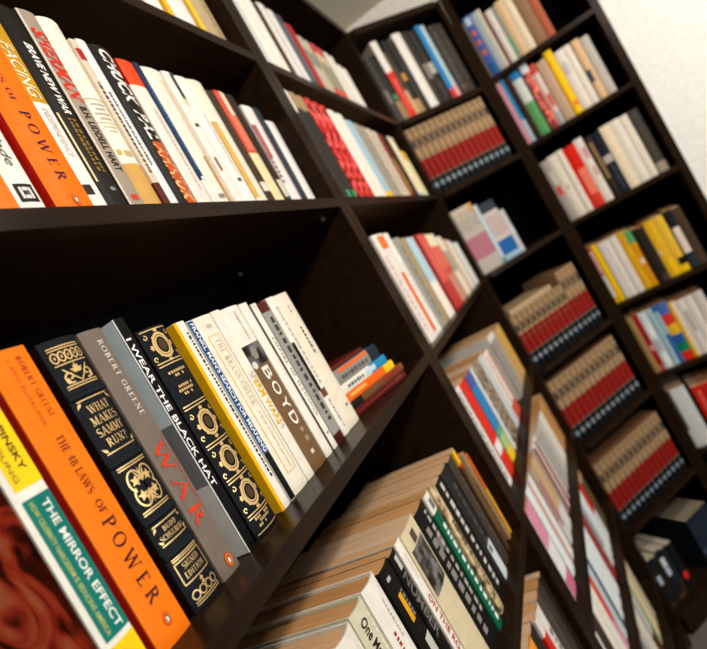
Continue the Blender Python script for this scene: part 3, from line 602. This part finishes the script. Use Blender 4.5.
row('M3', 'A', .015, 1.413, [(1.0546, 1.1358, .2426), (1.1378, 1.175, .2404), (1.1761, 1.2398, .2242), (1.2398, 1.2853, .2194), (1.2853, 1.3601, .2165), (1.3655, 1.4059, .2165), (1.4059, 1.4928, .2148), (1.4928, 1.6, .2084), (1.609, 1.675, .1919), (1.6795, 1.7201, .1765), (1.7201, 1.7712, .1684), (1.7712, 1.8091, .1585), (1.81, 1.88, .152)], [
    ('pale pink white book with orange strip and top', 'e8ded4', [('panel', .05, .62, .1, .5, 'f0641c'), ('panel', .86, .98, -.2, .5, 'f07a34'), ('marks', .8, .1, -.3, .15, 'd8a8a0')], {'one': 1}), ('white paperback right of the orange striped one', 'eee7dc', [('marks', .7, .2, -.1, .3, 'c9c4bb')]), ('grey green paperback', '9c968a', [('marks', .9, .1, .1, .3, '7d7a72')]), ('olive tan paperback', 'a88e6a', [('panel', .6, .8, -.3, .3, 'a8a05a')]),
    ('pale blue book with cream foot', 'dfe6e6', [('band', 0, .42, 'efe4d2'), ('panel', .45, 1, -.5, -.1, '9cc4d4')]), ('dark red book', '8a1a1a'), ('salmon pink book', 'd8584a', [('panel', .0, .35, -.4, .4, 'b8302c'), ('marks', .9, .4, .1, .2, 'e89a8a')]), ('cream topped salmon book', 'd86a58', [('band', .82, 1, 'e6d8b8'), ('band', 0, .4, 'c9b89a'), ('panel', .0, .5, -.45, -.2, 'c0302c')]), ('cream book with grey mid section', 'e2d6c0', [('band', .4, .75, 'a59c8c')]),
    ('tan paperback', 'c4a888'), ('red edged cream paperback', 'e8dcc6', [('panel', 0, 1, .2, .5, 'a8443a')]), ('pale grey paperback', 'c9c4ba'), ('white book with green right edge', 'd8dad2', [('panel', 0, 1, .2, .5, '3f9464')])], hi=1.9)
row('M4', 'A', .021, 1.083, [(1.053, 1.0911, .2261), (1.0911, 1.155, .2207), (1.166, 1.225, .2145), (1.2295, 1.2517, .2123), (1.2563, 1.3521, .2094), (1.3521, 1.4122, .2021), (1.4122, 1.4994, .1914), (1.5702, 1.69, .2), (1.7002, 1.7858, .185), (1.7858, 1.8471, .18)], [
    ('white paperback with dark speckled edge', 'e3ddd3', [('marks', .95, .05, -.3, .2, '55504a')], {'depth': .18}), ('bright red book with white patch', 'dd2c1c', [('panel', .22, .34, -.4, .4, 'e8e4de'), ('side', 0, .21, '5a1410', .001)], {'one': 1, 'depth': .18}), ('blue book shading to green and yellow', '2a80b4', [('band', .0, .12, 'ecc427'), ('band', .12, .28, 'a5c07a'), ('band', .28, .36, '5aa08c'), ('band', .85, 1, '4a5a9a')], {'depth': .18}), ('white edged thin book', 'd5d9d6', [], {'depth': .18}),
    ('brown spotted book', 'mottle:8a7560', [], {'depth': .18}), ('grey blue paperback', 'c3c6c4', [], {'depth': .18}), ('white book with red stripe', 'e4dace', [('panel', .1, .95, -.1, .15, 'd24a38'), ('band', 0, .2, 'c8503c')], {'depth': .18}), ('grey white book', 'd5cfc6', [('panel', 0, .9, -.5, -.2, '5a4636')], {'depth': .18}), ('tan book', 'c09a64', [], {'depth': .19}), ('yellow and tan book ending the row', 'd8a443', [('panel', 0, 1, .2, .5, 'a8814c')], {'depth': .19})])
row('M5', 'A', .024, .807, [(1.03, 1.07, .2), (1.0727, 1.1328, .21), (1.1405, 1.1893, .215), (1.1893, 1.2469, .21), (1.2606, 1.311, .205), (1.3116, 1.377, .2), (1.4046, 1.5016, .2), (1.5174, 1.6111, .185), (1.6111, 1.6764, .175), (1.6764, 1.7606, .17), (1.7767, 1.8674, .17), (1.8674, 1.903, .165)], [
    ('white book beside the side panel', 'e2ddd6'), ('pink and white book', 'e4e2de', [('band', .55, 1, 'dc8ea4'), ('band', 0, .2, 'd0708c')]), ('cool white book', 'e4e8e6', [('panel', 0, 1, .3, .5, 'b9bcbc')]), ('white book with orange edge', 'e6e4de', [('panel', 0, 1, -.5, -.3, 'cc8a72')]), ('brown and pink book', 'b0957c', [('panel', .2, .8, -.3, .1, 'b06a7a'), ('band', 0, .3, 'cfcac4')]), ('light tan book', 'caa67a', [('band', 0, .3, 'd8d4ce')]),
    ('white book with crimson strip', 'e2ddd4', [('panel', 0, .95, -.5, -.15, '8a1f22')]), ('grey paperback', 'b5afa6', [('marks', .9, .1, 0, .4, '938d84')]), ('dove grey narrow book', 'c4bfb6'), ('white paperback with dark red edge', 'e6dccb', [('panel', 0, 1, .25, .5, 'a8362c')]), ('orange tan book', 'c98f52', [('panel', 0, .9, .1, .4, '8a5a34')]), ('tan red book ending the row', 'b07a4a', [('panel', 0, .8, 0, .5, '9a2a24')])], hi=1.904)
row('M6', 'A', .024, .534, [(1.03, 1.0815, .21), (1.0887, 1.1358, .2), (1.1397, 1.2331, .225), (1.2331, 1.2663, .22), (1.2663, 1.3093, .215), (1.3093, 1.3285, .21), (1.3313, 1.4738, .215), (1.48, 1.5444, .205), (1.5512, 1.5952, .2), (1.5952, 1.6701, .2), (1.6701, 1.7331, .19), (1.7414, 1.8205, .18)], [
    ('white and red narrow book', 'dfdbd6', [('band', 0, .3, 'a8241c')]), ('dark brown book', '3c3128'), ('broad cream book', 'efe5d4', [('panel', 0, 1, .3, .5, 'e2e4e0')]), ('red and pink thin book', 'd8402c', [('band', 0, .35, 'd890a0')]), ('pale blue grey book', 'bccbd0', [('band', 0, .2, 'cfd4d4')]), ('thin navy book', '27405c'), ('broad cool white book', 'e3e8e6'), ('dark red narrow book', '9a2f2a', [('marks', .9, .1, 0, .3, 'b86a64')]), ('grey blue narrow book', '9aa8ac', [('band', 0, .3, 'd4d8d6')]),
    ('white book', 'dfe3e0'), ('red book', 'c8281c', [('band', 0, .5, 'd8dcd8')]), ('olive brown book ending the row', '5c4a30', [('band', .93, 1, 'b59a78')])])
row('M7', 'A', .024, .225, [(1.40, 1.4430, .2), (1.4457, 1.5256, .21), (1.5405, 1.5939, .2), (1.6011, 1.6339, .205), (1.6339, 1.6679, .205), (1.6679, 1.7103, .2), (1.7113, 1.745, .195)], [
    ('grey book', 'bdb8b0'), ('pale cream book', 'dfd4c2'), ('white grey book', 'c4c2be', [('band', 0, .4, '5a2a22')]), ('cream book with green edge', 'e6d8b4', [('panel', 0, 1, -.5, -.2, '7fa85c')]), ('light tan book', 'e4cfa4'), ('sand book', 'd5be98', [('panel', 0, 1, .2, .5, 'a4a9ac')]), ('grey tan book ending the row', 'c8b696')])

# ------------------------------------------------------------------ corner bookcase: encyclopedia sets
TAN, RED, BLK = 'ad8e68', '94211b', '15181b'
ORDN = ['first', 'second', 'third', 'fourth', 'fifth', 'sixth', 'seventh', 'eighth', 'ninth', 'tenth', 'eleventh', 'twelfth', 'thirteenth', 'fourteenth']
def volume(w_, h, tall, name='encyclopedia_volume', label='', grp=''):
    r = .004
    def f(sp, root):
        sp.put('emblem', *ell(0, .036, w_ * .32, w_ * .36, 14), M('8e97a0'), root, .0007)
        sp.put('title_panel', *rect(-.3 * w_, .3 * w_, h * .72, h * .83), M('4d463e'), root, .0006)
        for z in (.56 * h, .70 * h, .845 * h, .93 * h): sp.put('raised_band', *rect(-.46 * w_, .46 * w_, z, z + .003), M('7c6447'), root, .0009)
    o = make_book(name, label, grp, (0, 0, 0), 0, w_, h, TAN, [('band', 0, .058, BLK), ('band', .058, .064, '6d6253'), ('band', .064, .135, RED), ('fn', f)], depth=.2, hard=True, bulge=.009, paper='paper:8a4f38')
    return o
protos = {}
def volumes(nshelf, spans, n_start=0):
    where = "on the corner bookcase's %s shelf" % ORD[nshelf]; z = SHELF['C'][nshelf - 1]
    grp = 'red banded encyclopedia volumes ' + where
    k = 0
    for s0, s1, n, h in spans:
        wv = (s1 - s0) / n - .0012; key = (round(wv, 4), h)
        for i in range(n):
            lab = '%s from left of the red banded encyclopedia volumes %s' % (ORDN[k], where); k += 1
            loc, rz = place('B', s0 + (i + .5) * (s1 - s0) / n, .03, z)
            if key not in protos: protos[key] = o = volume(wv, h, 0, label=lab, grp=grp)
            else:
                src = protos[key]; o = src.copy(); COL.objects.link(o)
                for ch in src.children:
                    d = ch.copy(); COL.objects.link(d); d.parent = o
                    for gc in ch.children:
                        g_ = gc.copy(); COL.objects.link(g_); g_.parent = d
            o['label'] = lab; o['group'] = grp; o.location = loc; o.rotation_euler = (0, 0, rz)
volumes(2, [(.0235, .4005, 14, .252)])
volumes(4, [(.0235, .2955, 10, .2065), (.2965, .396, 4, .2512)])
volumes(5, [(.0235, .3935, 13, .243)])
volumes(6, [(.0235, .4005, 14, .248)])
lo4, rz4 = place('B', .25, .03, 1.033 + .2069)
b_ = make_book('book', "pale tan book lying flat across the corner bookcase's shorter encyclopedia volumes", "books lying on the corner bookcase's fourth shelf", (0, 0, 0), 0, .02, .215, 'b89a74', [], depth=.15)
b_.matrix_world = Matrix.Translation(Vector((lo4[0], lo4[1], lo4[2] + .0102))) @ Matrix.Rotation(rz4, 4, 'Z') @ Matrix(((0, 0, -1, 0), (0, 1, 0, 0), (1, 0, 0, 0), (0, 0, 0, 1)))
row('C1', 'B', .03, 2.012, [(.0283, .0525, .25), (.053, .0787, .255), (.0808, .1082, .3), (.109, .1224, .25), (.123, .15, .29), (.1505, .177, .28), (.1777, .2147, .3), (.2164, .25, .295), (.2505, .285, .29), (.2857, .3056, .3), (.3056, .325, .295), (.3371, .375, .283), (.376, .404, .28)], [
    ('dark grey book', '3a3632', [('panel', .3, .5, -.3, .3, '77726a')]), ('black book with green mark and tan foot', '1c1a18', [('band', 0, .3, '9a7c50'), ('panel', .32, .4, -.3, .3, '3f8a58')]), ('red book with white upper third', 'dc2c1c', [('band', .6, 1, 'e8e0d4'), ('marks', .5, .1, .1, .25, 'ea8a78')]), ('tan and black thin book', '5a4430', [('band', 0, .4, 'd0a87c')]), ('black book with orange patch', '24201c', [('panel', .45, .55, -.2, .4, 'c88a34'), ('band', 0, .2, 'b08a5c')]), ('charcoal book left of the white one', '2c2824'),
    ('broad white book', 'e6dfd3'), ('dark brown book', '332a22', [('panel', .35, .55, .0, .5, '8a8378')]), ('black book with grey lettering', '26211d', [('panel', .4, .55, -.4, .3, 'aca69b'), ('marks', .3, .1, 0, .3, '4c453c')]), ('narrow bright blue book with red foot', '1a7cb8', [('band', 0, .14, 'c82020')]), ('narrow pale blue grey book', 'a9bfc4', [('band', 0, .17, 'dba09c')]), ('charcoal book with brown spots', '3b342e', [('marks', .9, .2, 0, .4, '57504a'), ('panel', .08, .14, -.3, .3, '6d5038')]), ('dark book ending the row', '352e28', [('marks', .9, .2, 0, .3, '4d453d')])])
def slim(i, n, s0, s1, h, desc, col, items):
    loc, rz = place('B', s0 + (i + .5) * (s1 - s0) / n, .03, 1.414)
    make_book('boxed_volume', desc + " on the corner bookcase's third shelf", "slim pale volumes on the corner bookcase's third shelf", loc, rz, (s1 - s0) / n - .0006, h, col, items, depth=.15, cat='book')
for i in range(6):
    slim(i, 6, .0237, .121, .2475, '%s of six slim grey and pink spines' % ORDN[i], 'b8aca0', [('band', .052, .135, 'b3707c'), ('marks', .23, .16, 0, .4, '8d8378')] + ([('band', .215, .2475, 'd8983a')] if i == 5 else [('band', .2, .2475, 'c4b6a2')]))
slim(0, 1, .1225, .1385, .23, 'single tall pale blue spine', 'bccbd2', [('band', 0, .02, '5a9a8c')])
for i in range(5):
    slim(i, 5, .1395, .2115, .222, '%s of five slim dark-topped, blue-footed spines' % ORDN[i], 'c8bfb8', [('band', .185, .222, '343a44'), ('marks', .17, .09, 0, .5, 'b4646c'), ('band', .02, .075, '1f5f9c'), ('band', 0, .02, '9ab8c8')])
slim(0, 1, .2125, .234, .17, 'short silver spine right of the blue footed ones', 'bcbcba', [('panel', .07, .1, .1, .45, 'e6e6e2')])
P7 = {'paper': 'paper:d8cab2', 'depth': .17}
row('C7', 'B', .04, .03, [(.03, .055, .2), (.056, .08, .196), (.081, .108, .203), (.109, .131, .195), (.14, .168, .19)], [
    ('black book with one pale blue patch', '1a1c1e', [('panel', .48, .66, -.3, .35, 'b5c0d0'), ('band', 0, .1, '3a2c22')], P7), ('dark brown book with no patch', '221c18', [], P7), ('black book with two white blue patches', '1b1d20', [('panel', .48, .64, -.35, .35, 'c4ccd8'), ('panel', .66, .84, -.35, .35, 'dcdcd8'), ('band', 0, .1, '4a3424')], P7), ('slate book with dark brown foot', '20262c', [('band', 0, .3, '33261e')], P7),
    ('black volume with round bright red emblem', '16181b', [('fn', lambda sp, r_: sp.put('emblem', *ell(0, .055, .012, .016, 18), M('e02a1c'), r_, .0008))], dict(P7, depth=.15))])
for i in range(6):
    loc, rz = place('B', .2645 + .0215 * (i + .5), .03, .03)
    make_book('book', '%s from left of the six slate blue volumes on the lowest corner shelf' % ORDN[i], 'slate blue volumes on the lowest corner shelf', loc, rz, .0212, .205, '1d262e', [('marks', .19, .09, 0, .4, '33404c'), ('fn', lambda sp, r_: sp.put('emblem', *ell(0, .07, .006, .008, 12), M('5c6e80'), r_, .0008))], depth=.2, hard=True, paper='paper:c9b496')

# ------------------------------------------------------------------ far right bookcase
FO = .0282
def fr_(l): return [(max(a, FO), b, h) for a, b, h in l]
row('F1', 'C', .024, 2.019, fr_([(.0, .034, .225), (.0345, .0669, .24), (.0669, .1031, .234), (.1031, .1127, .21), (.1127, .1361, .21), (.1361, .1521, .21), (.1521, .18, .216), (.1805, .2079, .216), (.21, .25, .23), (.251, .28, .22)]), [
    ('thin tan book against the side panel', '7a6450'), ('blue book with three orange circles', '3f5a9c', [('panel', .35, .43, -.3, .2, 'c0604c'), ('panel', .52, .6, -.3, .2, 'c0604c'), ('panel', .68, .76, -.3, .2, 'c0604c'), ('panel', .05, .2, -.4, .4, '1b5a92'), ('panel', .85, .97, -.3, .3, 'b4ccd4')]), ('pale grey blue book', 'a9b2b4', [('panel', 0, 1, .2, .5, 'c9b9a2')]), ('thin maroon book', '6a2a20'), ('white book', 'd5d0c6'), ('grey and green book', '8a8c7c', [('panel', .1, .4, -.3, .3, '5a9a72')]),
    ('tan book', 'd8b488'), ('cream book', 'e0cfb4'), ('brown book', '8a6a4a'), ('rust book', 'a8563a')])
row('F2', 'C', .024, 1.74, fr_([(.0013, .045, .2725), (.0455, .0584, .2609), (.0607, .0818, .2556), (.0818, .1166, .2553), (.1172, .1228, .25), (.1234, .1498, .2584), (.1512, .1728, .2407), (.1757, .1915, .2326), (.192, .2085, .235), (.2112, .2393, .251), (.2409, .2728, .228), (.2728, .2991, .228), (.3032, .3292, .228), (.331, .36, .22)]), [
    ('pink book', 'd898a8', [('panel', 0, 1, .2, .5, 'c8858c')]), ('bright blue book with pale foot', '2090c4', [('band', 0, .35, 'a9c4d4'), ('panel', .35, .95, .25, .5, '1a70a4')]), ('dark red brown book', '3a1a14', [('panel', 0, .6, -.5, 0, '2a2620')]), ('green book with white middle and blue top', '5a9c5c', [('band', .52, .88, 'cfd4cc'), ('band', .88, 1, '1f78b4')]), ('thin navy book', '14202c'), ('red patterned book with white top', 'mottle:d86050', [('band', .88, 1, 'd8dce0'), ('panel', .02, .1, -.3, .3, '7a3a3c')]),
    ('pink and white book', 'd8bcb0', [('band', .85, 1, 'cc4840'), ('panel', .3, .5, -.2, .4, 'cf5a4c'), ('band', 0, .2, 'a9a8a6'), ('marks', .8, .5, 0, .4, 'e2dcd4')]), ('tan narrow book', 'b3957a'), ('pinkish tan narrow book', 'c9a890'), ('bright yellow book', 'f4c40c', [('panel', .12, .2, -.1, .45, 'e87a3a'), ('panel', .0, 1, -.5, -.3, 'dca008')]), ('ivory book with grey patch', 'e0d5c6', [('panel', .6, .8, -.4, .3, 'c4bbb0')]), ('ivory book with grey line', 'e3d9ca', [('panel', 0, 1, .4, .5, 'bdb2a4')]), ('tan book with navy patch', 'd8b184', [('panel', .3, .5, -.5, 0, '3a4452')]), ('grey book ending the row', 'b9b2a6')])
row('F3', 'C', .024, 1.416, fr_([(.0219, .0563, .2445), (.0563, .0916, .2488), (.0916, .1153, .2506), (.1159, .1592, .2462), (.1592, .1902, .2524), (.1947, .2176, .2395), (.2176, .2513, .2389), (.2513, .2895, .2435), (.2895, .32, .2426), (.3205, .3482, .24), (.353, .3852, .24)]), [
    ('grey book with red round patch', 'a59c90', [('panel', .42, .56, -.2, .4, 'd2463e'), ('panel', .6, .8, -.1, .4, 'c4bcb0')]), ('broad ivory book', 'e2d8c8', [('panel', .45, .5, -.1, .2, 'b5aca0')]), ('narrow ivory book', 'e6dccb', [('panel', 0, 1, -.5, -.42, 'c49a80')]), ('bright red book with salmon panel', 'dc2014', [('panel', .2, .62, -.2, .45, 'ea7a62'), ('panel', 0, .18, -.4, .5, 'd8382a')]), ('white book with pink marks', 'e2d8ca', [('panel', .68, .85, 0, .4, 'd8828a'), ('panel', .4, .55, 0, .4, 'dca494')]), ('tan and black book', '2c2420', [('panel', .3, .9, -.2, .3, '8d6d48')]),
    ('black navy book with white letters', '1a2028', [('panel', .5, .62, -.5, .4, 'b0aaa2'), ('marks', .45, .05, 0, .4, '37424c')]), ('cream book', 'ead8b8', [('panel', 0, 1, .3, .5, 'd8cab0')]), ('white book', 'e3dacc'), ('pale ivory book', 'e0d4c2'), ('charcoal book with pale foot', '4a443e', [('band', 0, .15, 'a59a8c')])])
row('F4', 'C', .024, 1.065, fr_([(.0, .039, .2352), (.0395, .0616, .2347), (.0654, .1051, .2308), (.1051, .1339, .232), (.1347, .1611, .232), (.1611, .1829, .2255), (.1873, .205, .2191), (.2055, .2262, .215), (.2272, .261, .2204), (.2614, .2944, .2204), (.3, .325, .225), (.3255, .355, .22)]), [
    ('white book with red top and yellow foot', 'dfd8cc', [('band', 0, .1, 'edb90c'), ('band', .92, 1, 'b82a34'), ('panel', .55, .9, -.4, .4, 'd89088'), ('band', .5, .54, 'b82a34')]), ('bright yellow book', 'f2c40c', [('panel', 0, 1, -.5, -.2, 'd8a008')]), ('broad white book', 'e3dad0', [('panel', 0, 1, .1, .16, 'b5aca2')]), ('second white book', 'e0d6ca'), ('golden yellow book', 'dca41a', [('panel', .75, 1, 0, .5, 'c8a02c')]), ('gold book with green top and white spot', 'd89a12', [('band', .78, 1, '58a05c'), ('panel', .4, .5, -.4, .3, 'e6d6b4'), ('panel', .05, .7, .3, .5, 'c4600f')]), ('black book', '231d17'), ('charcoal book with grey foot', '2e2822', [('band', .0, .12, '4a453e')]),
    ('yellow book with pale patch', 'e2b020', [('panel', .0, .3, 0, .5, 'f0c00c'), ('panel', .4, .5, -.5, -.1, 'e0b878')]), ('yellow book with black square', 'e6b83a', [('panel', .12, .25, -.2, .5, '181410'), ('band', 0, .12, 'f2c418')]), ('black book with white panel', '1e2126', [('panel', .25, .7, -.45, .45, 'e2d2c4'), ('band', .0, .2, '2a333c')]), ('dark brown book ending the row', '4a3a2a')])
row('F5', 'C', .024, .762, fr_([(.0159, .0488, .2335), (.0488, .0671, .2366), (.0679, .095, .2344), (.0955, .1181, .2344), (.1181, .135, .2364), (.135, .1715, .2375), (.1731, .1961, .2238), (.1961, .225, .2184), (.2255, .255, .2184), (.257, .29, .22)]), [
    ('tan book', 'a8814f'), ('dark red book with pink patch', 'a01418', [('panel', .35, .45, -.4, .5, 'd88a88'), ('band', 0, .1, 'b8545a')]), ('white book with round white patches', 'd5dedd', [('panel', .05, .25, -.3, .4, 'ebefec'), ('panel', .55, .75, -.3, .4, 'ebefec'), ('panel', .3, .5, -.4, .4, 'b0b8ba')]), ('pale blue book', 'a9c4ca', [('marks', .9, .1, 0, .4, '86aab2')]), ('blue book', '2a68a8', [('band', .5, .9, '9cb8c4')]), ('book of red, yellow, green and blue squares', '4a6cb0', [('band', .62, .8, 'd8382a'), ('band', .45, .62, 'eeb92a'), ('band', .3, .45, '2c5aa4'), ('band', .15, .3, '0f8058'), ('band', 0, .15, 'dc2c1e')]), ('yellow edged cream book', 'e6d2b8', [('panel', 0, 1, -.5, -.05, 'f0bc1c')]), ('white book with grey smudge', 'ddd5cb', [('panel', .4, .8, -.1, .4, 'b2aca4')]), ('white book', 'e0d9d0'), ('light grey book ending the row', 'cfc9c0')])
row('F6', 'C', .024, .435, fr_([(.0165, .0908, .2469), (.1053, .1375, .2271), (.138, .17, .225), (.172, .21, .22), (.212, .25, .2)]), [
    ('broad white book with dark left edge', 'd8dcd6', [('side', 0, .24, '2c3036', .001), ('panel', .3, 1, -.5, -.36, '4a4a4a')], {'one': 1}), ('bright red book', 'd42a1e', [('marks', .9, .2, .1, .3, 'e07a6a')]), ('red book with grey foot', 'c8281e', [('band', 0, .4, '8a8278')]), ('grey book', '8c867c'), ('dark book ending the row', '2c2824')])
